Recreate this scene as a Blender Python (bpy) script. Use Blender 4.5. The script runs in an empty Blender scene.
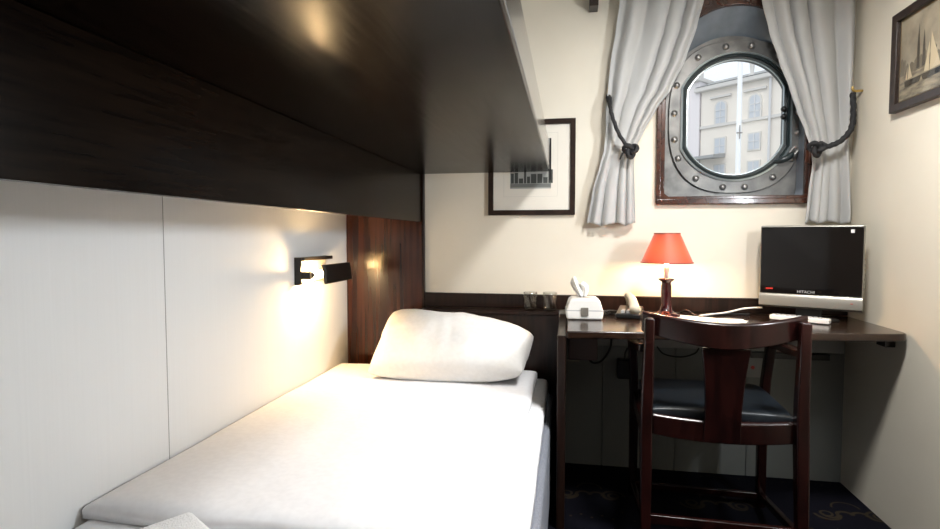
import bpy, bmesh, math, random
from mathutils import Vector, Matrix, noise
PI = math.pi
random.seed(4)
S = bpy.context.scene
C = S.collection

# ------------------------------------------------------------------ camera, sky, sun, exposure
cam_d = bpy.data.cameras.new('camera')
cam = bpy.data.objects.new('camera', cam_d); C.objects.link(cam)
cam_d.sensor_fit = 'HORIZONTAL'; cam_d.sensor_width = 36.0
cam_d.lens = 550.0 / 940.0 * 36.0
cam_d.clip_start = 0.02; cam_d.clip_end = 300
cam.location = (0, 0, 1.08)
YAW, PITCH = 0.176116, 0.049958
cam.rotation_euler = (PI/2 - PITCH, 0, YAW)
S.camera = cam

W = bpy.data.worlds.new('overcast_sky'); S.world = W; W.use_nodes = True
wn = W.node_tree.nodes; wl = W.node_tree.links
bg = wn['Background']
tc = wn.new('ShaderNodeTexCoord'); sp = wn.new('ShaderNodeSeparateXYZ'); wl.new(tc.outputs['Generated'], sp.inputs[0])
rp = wn.new('ShaderNodeValToRGB'); wl.new(sp.outputs['Z'], rp.inputs[0])
rp.color_ramp.elements[0].position = 0.0; rp.color_ramp.elements[0].color = (0.80, 0.86, 0.93, 1)
rp.color_ramp.elements[1].position = 0.7; rp.color_ramp.elements[1].color = (0.93, 0.97, 1.0, 1)
wl.new(rp.outputs[0], bg.inputs[0]); bg.inputs[1].default_value = 1.25

sun_d = bpy.data.lights.new('hazy_sun', 'SUN'); sun_d.energy = 0.7; sun_d.angle = math.radians(40); sun_d.color = (1, .95, .9)  # added to brighten the facade outside; the sky is overcast
sun = bpy.data.objects.new('hazy_sun', sun_d); C.objects.link(sun); sun.location = (0, -20, 40)
sun.rotation_euler = (math.radians(48), 0, math.radians(-35))

def area(name, loc, rot, power, sx, sy, col, shape='RECTANGLE'):
    d = bpy.data.lights.new(name, 'AREA'); d.energy = power; d.shape = shape; d.size = sx; d.size_y = sy; d.color = col
    o = bpy.data.objects.new(name, d); C.objects.link(o); o.location = loc; o.rotation_euler = rot
    return o
area('ceiling_light_near_desk', (0.55, 1.42, 2.135), (0, 0, 0), 37, .26, .26, (1, .985, .965), 'DISK')
area('wall_light_beside_door', (1.085, 1.45, 1.38), (0, math.radians(82), 0), 19, .20, .14, (.88, .94, 1))  # unseen fill, added to brighten the left wall
area('ceiling_light_at_entry', (0.50, -0.45, 2.135), (math.radians(0), 0, 0), 1.5, .26, .26, (.84, .92, 1), 'DISK')  # weak cool fill added behind the camera

S.view_settings.view_transform = 'Standard'; S.view_settings.look = 'None'
S.view_settings.gamma = 1.0; S.view_settings.use_curve_mapping = False
S.view_settings.exposure = 0.0

# ------------------------------------------------------------------ materials
def mat(name, col, rough=.5, metal=0, coat=0, spec=.5, trans=0, sss=0, sheen=0, emis=None, estr=0):
    m = bpy.data.materials.new(name); m.use_nodes = True
    b = m.node_tree.nodes['Principled BSDF']
    b.inputs['Base Color'].default_value = (*col, 1); b.inputs['Roughness'].default_value = rough
    b.inputs['Metallic'].default_value = metal; b.inputs['Coat Weight'].default_value = coat
    b.inputs['Coat Roughness'].default_value = .12
    b.inputs['Specular IOR Level'].default_value = spec
    b.inputs['Transmission Weight'].default_value = trans
    b.inputs['Sheen Weight'].default_value = sheen
    if emis: b.inputs['Emission Color'].default_value = (*emis, 1); b.inputs['Emission Strength'].default_value = estr
    return m
def nodes(m): return m.node_tree.nodes, m.node_tree.links, m.node_tree.nodes['Principled BSDF']
def vary(m, c1, c2, scale=(1, 1, 1), nscale=5, detail=4, bump=0, bdist=.002, lo=.35, hi=.65, rough=None):
    """colour between c1 and c2 by stretched noise in object space, optional bump"""
    n, l, b = nodes(m)
    t = n.new('ShaderNodeTexCoord'); mp = n.new('ShaderNodeMapping'); mp.inputs['Scale'].default_value = scale
    l.new(t.outputs['Object'], mp.inputs[0])
    nz = n.new('ShaderNodeTexNoise'); nz.inputs['Scale'].default_value = nscale; nz.inputs['Detail'].default_value = detail
    l.new(mp.outputs[0], nz.inputs['Vector'])
    r = n.new('ShaderNodeValToRGB'); r.color_ramp.elements[0].position = lo; r.color_ramp.elements[1].position = hi
    r.color_ramp.elements[0].color = (*c1, 1); r.color_ramp.elements[1].color = (*c2, 1)
    l.new(nz.outputs['Fac'], r.inputs[0]); l.new(r.outputs[0], b.inputs['Base Color'])
    if bump:
        bp = n.new('ShaderNodeBump'); bp.inputs['Strength'].default_value = bump; bp.inputs['Distance'].default_value = bdist
        l.new(nz.outputs['Fac'], bp.inputs['Height']); l.new(bp.outputs[0], b.inputs['Normal'])
    if rough:
        rr = n.new('ShaderNodeMapRange'); rr.inputs['To Min'].default_value = rough[0]; rr.inputs['To Max'].default_value = rough[1]
        l.new(nz.outputs['Fac'], rr.inputs['Value']); l.new(rr.outputs[0], b.inputs['Roughness'])
    return m

M = {}
M['back'] = vary(mat('cream_wall', (.74, .67, .54), .7), (.69, .635, .53), (.73, .675, .57), nscale=3, bump=.05)
M['right'] = vary(mat('cream_wall_right', (.72, .66, .54), .6), (.71, .66, .55), (.75, .70, .59), nscale=3, bump=.05)
M['ceil'] = mat('white_ceiling', (.75, .75, .73), .8)
M['left'] = mat('white_panel_wall', (.80, .80, .79), .5)
# fine upright grain and the joint between two wall panels
n, l, b = nodes(M['left'])
t = n.new('ShaderNodeTexCoord'); mp = n.new('ShaderNodeMapping'); mp.inputs['Scale'].default_value = (1, 60, .6); l.new(t.outputs['Object'], mp.inputs[0])
nz = n.new('ShaderNodeTexNoise'); nz.inputs['Scale'].default_value = 4; l.new(mp.outputs[0], nz.inputs['Vector'])
r = n.new('ShaderNodeValToRGB'); r.color_ramp.elements[0].color = (.77, .785, .795, 1); r.color_ramp.elements[1].color = (.81, .825, .835, 1)
l.new(nz.outputs['Fac'], r.inputs[0]); l.new(r.outputs[0], b.inputs['Base Color'])

M['bunk'] = vary(mat('black_brown_wood', (.02, .012, .008), .3, spec=.06), (.004, .0022, .0014), (.010, .0055, .003), (18, 1.2, 18), 5, 5, .2, .001, rough=(.20, .27))
M['bunkfront'] = vary(mat('varnished_black_brown_wood', (.02, .012, .008), .2, coat=.8), (.006, .004, .003), (.016, .010, .006), (18, 1.2, 18), 5, 5)
M['bunkfront'].node_tree.nodes['Principled BSDF'].inputs['Coat Roughness'].default_value = .2
M['panel'] = vary(mat('red_brown_wood', (.1, .04, .02), .25, coat=.3, spec=.3), (.014, .004, .0022), (.046, .0135, .0065), (14, 14, .5), 4, 3, rough=(.16, .24))
M['desk'] = vary(mat('dark_desk_wood', (.03, .014, .009), .17, coat=.0, spec=.6), (.010, .0045, .003), (.030, .014, .008), (1.2, 18, 18), 5, 5, .1, .001)
M['head'] = vary(mat('dark_headboard_wood', (.03, .013, .009), .3, coat=.0, spec=.3), (.007, .0035, .0025), (.020, .009, .006), (14, 14, .9), 5, 5, .08, .001)
M['chair'] = vary(mat('mahogany_chair_wood', (.04, .01, .008), .25, coat=.1, spec=.35), (.006, .0014, .0012), (.017, .0036, .0028), (6, 6, 1), 6, 4, .05, .001)
M['frame'] = vary(mat('dark_picture_frame', (.02, .011, .008), .3), (.014, .008, .006), (.03, .016, .011), (5, 5, 5), 10)
M['winwood'] = vary(mat('dark_red_window_wood', (.06, .02, .01), .25, coat=.5), (.022, .007, .004), (.07, .022, .010), (3, 12, 3), 6, 4)
M['steel'] = vary(mat('grey_painted_steel', (.25, .27, .29), .42, metal=.55), (.09, .09, .088), (.21, .205, .195), (1, 1, 1), 14, 6, .2, .002, .3, .7)
M['steelblue'] = vary(mat('blue_grey_painted_steel', (.24, .28, .33), .4, metal=.3), (.10, .125, .15), (.19, .22, .26), (1, 1, 1), 6, 4)
M['bolt'] = mat('worn_steel_bolt', (.30, .29, .28), .4, metal=.8)
M['gasket'] = mat('dark_green_gasket', (.012, .02, .022), .35)
M['rim'] = mat('bright_metal_rim', (.55, .62, .64), .28, metal=.8)
M['black'] = mat('black_plastic', (.008, .008, .008), .35)
M['blackmetal'] = mat('black_lacquered_metal', (.010, .008, .007), .3)
M['linen'] = vary(mat('white_linen', (.80, .80, .81), .85, sheen=.15), (.80, .80, .82), (.84, .84, .86), (1, 1, 1), 60, 3, .05, .001)
M['pillow'] = vary(mat('white_pillow_cotton', (.80, .79, .77), .85, sheen=.15), (.79, .78, .76), (.83, .82, .80), (1, 1, 1), 60, 3, .05, .001)
M['terry'] = vary(mat('white_terry', (.8, .8, .8), .95, sheen=.4), (.72, .73, .74), (.85, .85, .86), (1, 1, 1), 260, 3, .9, .004)
M['greybase'] = vary(mat('grey_upholstery', (.16, .17, .20), .9), (.13, .14, .17), (.20, .21, .24), (1, 1, 1), 300, 2, .3, .001)
M['leather'] = vary(mat('blue_black_leather', (.015, .02, .028), .38), (.005, .008, .012), (.010, .014, .019), (1, 1, 1), 40, 4, .15, .001)
M['white'] = mat('white_plastic', (.78, .76, .72), .35)
M['greyplastic'] = mat('grey_plastic', (.42, .42, .43), .4)
M['trunk'] = mat('grey_painted_trunking', (.30, .30, .29), .5)
M['silver'] = mat('silver_plastic', (.30, .285, .25), .35, metal=.6)
M['screen'] = mat('glossy_black_screen', (.006, .005, .005), .06, spec=.7)
M['cream'] = mat('cream_plastic', (.48, .42, .32), .4)
M['paper'] = mat('white_paper', (.78, .75, .68), .7)
M['tan'] = mat('tan_paper', (.55, .43, .28), .7)
M['matboard'] = mat('off_white_mat_board', (.74, .70, .62), .8)
M['gold'] = mat('bronze_slip', (.30, .20, .08), .4, metal=.6)
M['rope'] = vary(mat('black_rope', (.012, .012, .014), .7), (.004, .004, .005), (.014, .014, .016), (1, 1, 1), 120, 2, .8, .004)
M['brass'] = mat('brass', (.6, .42, .15), .3, metal=1)
M['tissue'] = mat('white_tissue', (.84, .83, .80), .9)
M['red'] = mat('red_plastic', (.55, .03, .02), .4)
M['whitemark'] = mat('white_marking', (.75, .75, .75), .5)
M['greymark'] = mat('grey_lettering', (.45, .45, .45), .4)

def two_sided_cloth(name, col, tr):
    m = bpy.data.materials.new(name); m.use_nodes = True
    n, l = m.node_tree.nodes, m.node_tree.links
    b = n['Principled BSDF']; b.inputs['Base Color'].default_value = (*col, 1); b.inputs['Roughness'].default_value = .55
    b.inputs['Sheen Weight'].default_value = .25
    t = n.new('ShaderNodeBsdfTranslucent'); t.inputs[0].default_value = (*col, 1)
    mx = n.new('ShaderNodeMixShader'); mx.inputs[0].default_value = tr
    l.new(b.outputs[0], mx.inputs[1]); l.new(t.outputs[0], mx.inputs[2]); l.new(mx.outputs[0], n['Material Output'].inputs[0])
    return m
M['curtain'] = two_sided_cloth('pale_grey_satin', (.56, .56, .55), .28)
M['shade'] = two_sided_cloth('red_lampshade_cloth', (.29, .052, .024), .09)
def thin_glass(name, ior, tint=(1, 1, 1), rough=.0):
    m = bpy.data.materials.new(name); m.use_nodes = True
    n, l = m.node_tree.nodes, m.node_tree.links; n.remove(n['Principled BSDF'])
    f = n.new('ShaderNodeFresnel'); ge = n.new('ShaderNodeNewGeometry'); mr = n.new('ShaderNodeMapRange')
    mr.inputs['To Min'].default_value = ior; mr.inputs['To Max'].default_value = 1/ior   # the same thin sheet from either side
    l.new(ge.outputs['Backfacing'], mr.inputs['Value']); l.new(mr.outputs[0], f.inputs[0])
    t = n.new('ShaderNodeBsdfTransparent'); t.inputs[0].default_value = (*tint, 1)
    g = n.new('ShaderNodeBsdfGlossy'); g.inputs['Roughness'].default_value = rough
    mx = n.new('ShaderNodeMixShader'); l.new(f.outputs[0], mx.inputs[0]); l.new(t.outputs[0], mx.inputs[1]); l.new(g.outputs[0], mx.inputs[2])
    l.new(mx.outputs[0], n['Material Output'].inputs[0]); return m
M['pane'] = thin_glass('window_glass', 1.45, (.95, .97, .97))
M['picglass'] = thin_glass('picture_glass', 1.35)
M['tumbler'] = thin_glass('clear_tumbler_glass', 1.6, (.95, .95, .94), .06)
def emit(name, col, s):
    m = bpy.data.materials.new(name); m.use_nodes = True
    n, l = m.node_tree.nodes, m.node_tree.links; n.remove(n['Principled BSDF'])
    e = n.new('ShaderNodeEmission'); e.inputs[0].default_value = (*col, 1); e.inputs[1].default_value = s
    l.new(e.outputs[0], n['Material Output'].inputs[0]); return m
M['bulb_wall'] = emit('warm_reading_bulb', (1, .66, .32), 760)
M['bulb_desk'] = emit('warm_desk_bulb', (1, .70, .38), 330)
M['diffuser'] = emit('ceiling_diffuser', (1, .95, .88), 2)

def carpet():
    m = mat('navy_patterned_carpet', (.006, .006, .012), .95, spec=.1)
    n, l, b = nodes(m)
    t = n.new('ShaderNodeTexCoord'); s0 = n.new('ShaderNodeSeparateXYZ'); l.new(t.outputs['Object'], s0.inputs[0])
    def mth(op, a, bb=None, clamp=False):
        k = n.new('ShaderNodeMath'); k.operation = op; k.use_clamp = clamp
        for i, v in enumerate((a, bb)):
            if v is None: continue
            if isinstance(v, (int, float)): k.inputs[i].default_value = v
            else: l.new(v, k.inputs[i])
        return k.outputs[0]
    CX, CY = .50, .46
    x = mth('SUBTRACT', mth('FLOORED_MODULO', mth('ADD', s0.outputs[0], -.10 + CX/2), CX), CX/2)
    y = mth('SUBTRACT', mth('FLOORED_MODULO', mth('ADD', s0.outputs[1], -2.31 + CY/2), CY), CY/2)
    acc = None
    def ring(cx, cy, rad, w, half=0):
        nonlocal acc
        dx = mth('SUBTRACT', x, cx); dy = mth('SUBTRACT', y, cy)
        d = mth('SQRT', mth('ADD', mth('MULTIPLY', dx, dx), mth('MULTIPLY', dy, dy)))
        k = mth('LESS_THAN', mth('ABSOLUTE', mth('SUBTRACT', d, rad)), w)
        if half == 1: k = mth('MULTIPLY', k, mth('GREATER_THAN', dy, 0))
        if half == -1: k = mth('MULTIPLY', k, mth('LESS_THAN', dy, 0))
        if half == 2: k = mth('MULTIPLY', k, mth('GREATER_THAN', dx, 0))
        acc = k if acc is None else mth('MAXIMUM', acc, k)
    for sgn in (-1, 1):
        ring(sgn*.028, .0, .028, .007, 1); ring(sgn*.084, .0, .028, .007, -1)
        ring(sgn*.095, .0, .045, .006, 1 if sgn > 0 else -1); ring(sgn*.095, .004, .020, .005)
        ring(sgn*.0, .06, .05, .004, 1)
    for dx_ in (-.2, -.12, -.04, .04, .12, .2):
        ring(dx_, -.15 + .02*(1 if abs(dx_) > .1 else -1), 0, .006); ring(dx_ + .04, -.19, 0, .006)
    nz = n.new('ShaderNodeTexNoise'); nz.inputs['Scale'].default_value = 350; l.new(t.outputs['Object'], nz.inputs['Vector'])
    mx = n.new('ShaderNodeMix'); mx.data_type = 'RGBA'
    mx.inputs['A'].default_value = (.0035, .0035, .007, 1); mx.inputs['B'].default_value = (.032, .024, .014, 1)
    l.new(mth('MULTIPLY', acc, mth('ADD', nz.outputs['Fac'], .3), True), mx.inputs['Factor'])
    l.new(mx.outputs['Result'], b.inputs['Base Color'])
    bp = n.new('ShaderNodeBump'); bp.inputs['Strength'].default_value = .6; bp.inputs['Distance'].default_value = .003
    l.new(nz.outputs['Fac'], bp.inputs['Height']); l.new(bp.outputs[0], b.inputs['Normal'])
    return m
M['carpet'] = carpet()

# ------------------------------------------------------------------ mesh helpers
def bx(bm, x0, x1, y0, y1, z0, z1, mtx=None):
    v = [bm.verts.new((x, y, z)) for z in (z0, z1) for y in (y0, y1) for x in (x0, x1)]
    for f in ((0, 2, 3, 1), (4, 5, 7, 6), (0, 1, 5, 4), (1, 3, 7, 5), (3, 2, 6, 7), (2, 0, 4, 6)):
        bm.faces.new([v[i] for i in f])
    if mtx: bmesh.ops.transform(bm, matrix=mtx, verts=v)
    return v
def box(*a, mtx=None):
    bm = bmesh.new(); bx(bm, *a, mtx=mtx); return bm
def prism(bm, poly, axis, a, b):
    """poly: 2-D outline, extruded along axis from a to b"""
    def p(q, h):
        return {'x': (h, q[0], q[1]), 'y': (q[0], h, q[1]), 'z': (q[0], q[1], h)}[axis]
    A = [bm.verts.new(p(q, a)) for q in poly]; B = [bm.verts.new(p(q, b)) for q in poly]
    bm.faces.new(A[::-1]); bm.faces.new(B)
    for i in range(len(poly)):
        j = (i+1) % len(poly); bm.faces.new((A[i], A[j], B[j], B[i]))
    bmesh.ops.recalc_face_normals(bm, faces=bm.faces)
    return bm
def loft(bm, rings, closed=True, cap0=False, cap1=False):
    R = [[bm.verts.new(p) for p in r] for r in rings]
    m = len(rings[0])
    for a, b in zip(R, R[1:]):
        for i in range(m if closed else m-1):
            j = (i+1) % m; bm.faces.new((a[i], a[j], b[j], b[i]))
    if cap0: bm.faces.new(R[0][::-1])
    if cap1: bm.faces.new(R[-1])
    bmesh.ops.recalc_face_normals(bm, faces=bm.faces)
    return R
def smooth_path(pts, k=8):
    P = [Vector(p) for p in pts]; out = []
    for i in range(len(P)-1):
        p0, p1, p2, p3 = P[max(i-1, 0)], P[i], P[i+1], P[min(i+2, len(P)-1)]
        for s in range(k):
            u = s/k
            out.append(.5*((2*p1) + (p2-p0)*u + (2*p0-5*p1+4*p2-p3)*u*u + (3*p1-p0-3*p2+p3)*u**3))
    out.append(P[-1]); return out
def tube(bm, pts, r, seg=10, k=8, sm=True, twist=0):
    P = smooth_path(pts, k) if sm else [Vector(p) for p in pts]
    rings = []; up = None; N = len(P)
    for i, p in enumerate(P):
        d = (P[min(i+1, N-1)] - P[max(i-1, 0)]).normalized()
        if up is None: up = d.orthogonal().normalized()
        up = (up - d*up.dot(d)).normalized(); sd = d.cross(up)
        rr = r(i/(N-1)) if callable(r) else r
        ring = []
        for j in range(seg):
            a = 2*PI*j/seg
            q = rr*(1 + (.16*math.cos(3*(a + twist*i)) if twist else 0))
            ring.append(p + up*math.cos(a)*q + sd*math.sin(a)*q)
        rings.append(ring)
    loft(bm, rings, True, True, True); return bm
def lathe(bm, prof, c, seg=32, cap0=False, cap1=False):
    loft(bm, [[(c[0]+r*math.cos(2*PI*j/seg), c[1]+r*math.sin(2*PI*j/seg), c[2]+z) for j in range(seg)] for r, z in prof], True, cap0, cap1)
    return bm
def obj(name, bm, m, parent=None, smooth=False, bevel=0, seg=2, subd=0, thick=0, loc=None):
    me = bpy.data.meshes.new(name); bm.normal_update(); bm.to_mesh(me); bm.free()
    o = bpy.data.objects.new(name, me); C.objects.link(o)
    for mm in (m if isinstance(m, (list, tuple)) else [m]): me.materials.append(mm)
    if loc: o.location = loc
    if parent: o.parent = parent
    if smooth or bevel:
        for p in me.polygons: p.use_smooth = True
    if bevel:
        md = o.modifiers.new('bevel', 'BEVEL'); md.width = bevel; md.segments = seg; md.limit_method = 'ANGLE'; md.angle_limit = math.radians(40)
        md.harden_normals = True
    if thick:
        md = o.modifiers.new('thick', 'SOLIDIFY'); md.thickness = thick; md.offset = 0
    if subd:
        md = o.modifiers.new('subd', 'SUBSURF'); md.levels = subd; md.render_levels = subd
    return o
def tag(o, label, cat, group=None):
    o['label'] = label; o['category'] = cat
    if group: o['group'] = group
    return o
def thing(name, label, cat, loc=(0, 0, 0), rz=0, group=None):
    o = bpy.data.objects.new(name, None); C.objects.link(o); o.empty_display_size = .05
    o.location = loc; o.rotation_euler = (0, 0, rz); return tag(o, label, cat, group)
def struct(name, bm, m, **k):
    o = obj(name, bm, m, **k); o['kind'] = 'structure'; return o
def spow(v, e): return math.copysign(abs(v)**e, v)
def pad(bm, hx, hy, hz, nx=48, ny=32, e=.35, wr=.0, f=4, seed=0, corner=.0, p=2.4):
    """soft closed cushion around the origin: thickness falls to the seam along a superellipse"""
    top, bot = {}, {}
    for i in range(nx+1):
        for j in range(ny+1):
            u, v = -1 + 2*i/nx, -1 + 2*j/ny
            # gather more rows near the rim
            u = math.sin(u*PI/2); v = math.sin(v*PI/2)
            th = ((1-abs(u)**p)*(1-abs(v)**p))**e
            pull = 1 - corner*(1-abs(u)**2)*abs(v)**6; pul2 = 1 - corner*(1-abs(v)**2)*abs(u)**6
            x, y = u*hx*pul2, v*hy*pull
            w = wr*noise.noise(Vector((x*f, y*f, seed)))*min(1, th*2) + wr*.5*noise.noise(Vector((x*f*2.6, y*f*2.1, seed+7)))*min(1, th*2)
            top[i, j] = bm.verts.new((x, y, hz*th + w))
            if i in (0, nx) or j in (0, ny): bot[i, j] = top[i, j]
            else: bot[i, j] = bm.verts.new((x, y, -hz*th*.9))
    for i in range(nx):
        for j in range(ny):
            bm.faces.new((top[i, j], top[i+1, j], top[i+1, j+1], top[i, j+1]))
            q = (bot[i, j], bot[i, j+1], bot[i+1, j+1], bot[i+1, j])
            if len(set(q)) >= 3:
                try: bm.faces.new(q)
                except ValueError: pass
    bmesh.ops.recalc_face_normals(bm, faces=bm.faces)
    return bm
def text_mesh(txt, size, extrude=.0006):
    cu = bpy.data.curves.new('lettering', 'FONT'); cu.body = txt; cu.size = size; cu.extrude = extrude
    cu.align_x = 'CENTER'; cu.align_y = 'CENTER'
    o = bpy.data.objects.new('lettering', cu); C.objects.link(o)
    dg = bpy.context.evaluated_depsgraph_get(); me = bpy.data.meshes.new_from_object(o.evaluated_get(dg))
    bpy.data.objects.remove(o)
    bm = bmesh.new(); bm.from_mesh(me); return bm

# ------------------------------------------------------------------ room shell
XL, XR, YB, YR, ZC = -1.09, 1.19, 2.62, -1.10, 2.24
struct('floor', box(XL-.1, XR+.1, YR-.1, YB+.1, -.08, 0), M['carpet'])
struct('ceiling', box(XL-.1, XR+.1, YR-.1, YB+.1, ZC, ZC+.08), M['ceil'])
struct('wall_left', box(XL-.08, XL, YR, YB, 0, ZC), M['left'])
bm = bmesh.new(); bx(bm, XL, XL+.0008, 1.3355, 1.3375, 0, 1.39)
struct('trim_1', bm, mat('panel_joint', (.33, .33, .33), .7))
struct('wall_right', box(XR, XR+.08, YR, YB, 0, ZC), M['right'])
struct('wall_rear', box(XL-.08, XR+.08, YR-.08, YR, 0, ZC), mat('brown_rear_wall', (.27, .21, .15), .6))
bm = bmesh.new()
WX0, WX1, WZ0, WZ1 = .40, 1.02, 1.238, 2.13
bx(bm, XL-.08, WX0, YB, YB+.09, .70, ZC); bx(bm, WX1, XR+.08, YB, YB+.09, .70, ZC)
bx(bm, WX0, WX1, YB, YB+.09, .70, WZ0); bx(bm, WX0, WX1, YB, YB+.09, WZ1, ZC)
struct('wall_back', bm, M['back'])
# wall below the desk: grey-white boarding with upright joints, colour darkened for desk shade
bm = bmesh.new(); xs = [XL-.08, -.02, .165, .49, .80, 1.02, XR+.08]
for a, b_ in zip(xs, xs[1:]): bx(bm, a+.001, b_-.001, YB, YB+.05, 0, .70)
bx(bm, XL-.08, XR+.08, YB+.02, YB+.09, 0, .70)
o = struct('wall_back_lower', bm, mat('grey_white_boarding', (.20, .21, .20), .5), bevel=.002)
# dark wood rail along the back wall
bm = box(-.690, XR-.001, YB-.020, YB-.0005, .7405, .809)
o = obj('back_rail', bm, M['head'], bevel=.004); o.name = 'trim_2'; o['kind'] = 'structure'
# red-brown panel at the head of the berth
o = obj('trim_3', box(XL+.001, -.697, YB-.022, YB-.0005, 0, 1.388), M['panel'], bevel=.002); o['kind'] = 'structure'
bm = bmesh.new(); 
o = obj('trim_4', box(-.6965, -.689, YB-.024, YB-.0005, 0, 1.388), M['head'], bevel=.002); o['kind'] = 'structure'

# ------------------------------------------------------------------ porthole window
win = bpy.data.objects.new('window_1', None); C.objects.link(win); win['kind'] = 'structure'; win.location = (.715, YB, WZ0)
def wpart(name, bm, m, parent=win, **k):
    bmesh.ops.translate(bm, verts=bm.verts, vec=(-.715, -YB, -WZ0)); return obj(name, bm, m, parent, **k)
NW = 128
WC = (.737, 1.62)
def dir_(i): a = 2*PI*i/NW; return math.cos(a), math.sin(a)
def ray_out(f_in):
    """radius along each of NW directions at which the outline f_in(x, z) (True inside) is left"""
    out = []
    for i in range(NW):
        c, s = dir_(i); lo, hi = 0, 1.2
        for _ in range(40):
            md = (lo+hi)/2
            if f_in(WC[0]+c*md, WC[1]+s*md): lo = md
            else: hi = md
        out.append((WC[0]+c*lo, WC[1]+s*lo))
    return out
def arch(x0, x1, z0, zs, zp):
    xc, a = (x0+x1)/2, (x1-x0)/2
    def f(x, z):
        if x < x0 or x > x1 or z < z0: return False
        return z <= zs or ((x-xc)/a)**2 + ((z-zs)/(zp-zs))**2 <= 1
    return ray_out(f)
def rect(x0, x1, z0, z1): return ray_out(lambda x, z: x0 <= x <= x1 and z0 <= z <= z1)
def super_(rx, rz, e): return ray_out(lambda x, z: abs((x-WC[0])/rx)**e + abs((z-WC[1])/rz)**e <= 1)
def barrel(hx, hz, hf):
    """disc cut off at both sides by upright flats of half-height hf"""
    d = hz - hf; R = (d*d + hx*hx)/(2*d); c = hz - R
    return ray_out(lambda x, z: abs(x-WC[0]) <= hx and math.hypot(x-WC[0], abs(z-WC[1])-c) <= R)
def R3(o2, y): return [(p[0], y, p[1]) for p in o2]
# wood surround: flat board with an arched opening
op = arch(.425, 1.003, 1.262, 1.78, 2.088)
outer = rect(.388, 1.036, 1.225, 2.15)
bm = bmesh.new()
loft(bm, [R3(outer, YB-.0005), R3(outer, YB-.018), R3(op, YB-.018), R3(op, YB+.03), R3(outer, YB+.0)])
wpart('window_frame', bm, M['winwood'], bevel=.003)
bm = bmesh.new(); bx(bm, .388, 1.036, YB-.026, YB-.018, 1.225, 1.250); bx(bm, .388, .408, YB-.026, YB-.018, 1.250, 2.12); bx(bm, 1.014, 1.036, YB-.026, YB-.018, 1.250, 2.12)
wpart('frame_moulding', bm, M['winwood'], bevel=.004, seg=3)
# splayed steel lining, back plate, bolted flange
inn = arch(.428, 1.002, 1.268, 1.70, 1.985)
bm = bmesh.new(); loft(bm, [R3(op, YB+.0), R3(inn, YB+.075)])
wpart('lining', bm, M['steelblue'], smooth=True)
g1 = barrel(.205, .258, .125); g2 = barrel(.216, .269, .130); g3 = barrel(.227, .280, .136); g4 = barrel(.235, .288, .140)
fo = super_(.287, .342, 2.6)
bm = bmesh.new(); loft(bm, [R3(inn, YB+.075), R3(super_(.27, .32, 2.6), YB+.0751)])
loft(bm, [R3(super_(.27, .32, 2.6), YB+.076), R3(g3, YB+.076)])
wpart('back_plate', bm, M['steel'])
bm = bmesh.new(); loft(bm, [R3(fo, YB+.0745), R3(fo, YB+.066), R3(super_(.284, .339, 2.6), YB+.060), R3(g4, YB+.060), R3(g4, YB+.0745)])
fl = wpart('bolted_flange', bm, M['steel'])
def ang_out(o2, a):
    i = a/(2*PI)*NW; k = int(i) % NW; return o2[k]
for a in (5, 32, 58, 80, 101, 123, 150, 176, 200, 217, 240, 262, 281, 303, 322, 345):
    a = math.radians(a)
    p = ang_out(fo, a); q = ang_out(g4, a); c = ((p[0]*.52+q[0]*.48), (p[1]*.52+q[1]*.48))
    bm = bmesh.new()
    loft(bm, [[(c[0]+rr*math.cos(2*PI*j/16), YB+.060-h, c[1]+rr*math.sin(2*PI*j/16)) for j in range(16)] for rr, h in ((.0145, 0), (.0145, .003), (.011, .0035), (.0105, .008), (.007, .011), (.001, .012))], True, True, True)
    wpart('bolt', bm, M['bolt'], smooth=True)
bm = bmesh.new(); loft(bm, [R3(g4, YB+.06), R3(g4, YB+.050), R3(g3, YB+.047), R3(g3, YB+.06)])
wpart('bright_rim', bm, M['rim'], smooth=False)
bm = bmesh.new(); loft(bm, [R3(g3, YB+.052), R3(g2, YB+.048), R3(g2, YB+.064), R3(g1, YB+.066), R3(g1, YB+.10)])
wpart('gasket', bm, M['gasket'])
bm = bmesh.new(); loft(bm, [R3(barrel(.2065, .2595, .126), YB+.0655), R3(barrel(.2025, .2555, .124), YB+.0650), R3(barrel(.2025, .2555, .124), YB+.072)])
wpart('pane_bead', bm, M['rim'])
bm = bmesh.new(); r_ = R3(barrel(.204, .257, .1245), YB+.085); bm.faces.new([bm.verts.new(p) for p in r_])
wpart('pane', bm, M['pane'])
for dz in (-.0, .034):   # two small hinge knuckles on the right side of the sash
    bm = bmesh.new(); bmesh.ops.create_uvsphere(bm, u_segments=14, v_segments=10, radius=.013); bmesh.ops.translate(bm, verts=bm.verts, vec=(WC[0]+.199, YB+.052, 1.612+dz)); wpart('hinge_knuckle', bm, M['black'], smooth=True)
bm = bmesh.new()          # screw dog lower right
tube(bm, [(.905, YB+.055, 1.415), (.93, YB+.040, 1.420), (.955, YB+.036, 1.432), (.972, YB+.036, 1.448)], lambda u: .010+.004*math.sin(PI*u), 10)
dog = wpart('clamp_screw', bm, M['gasket'], smooth=True)
bm = bmesh.new(); tube(bm, [(.958, YB+.034, 1.45), (.975, YB+.028, 1.475), (.99, YB+.03, 1.462), (.975, YB+.032, 1.44)], .005, 8); wpart('wing_nut', bm, M['bolt'], smooth=True)

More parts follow.
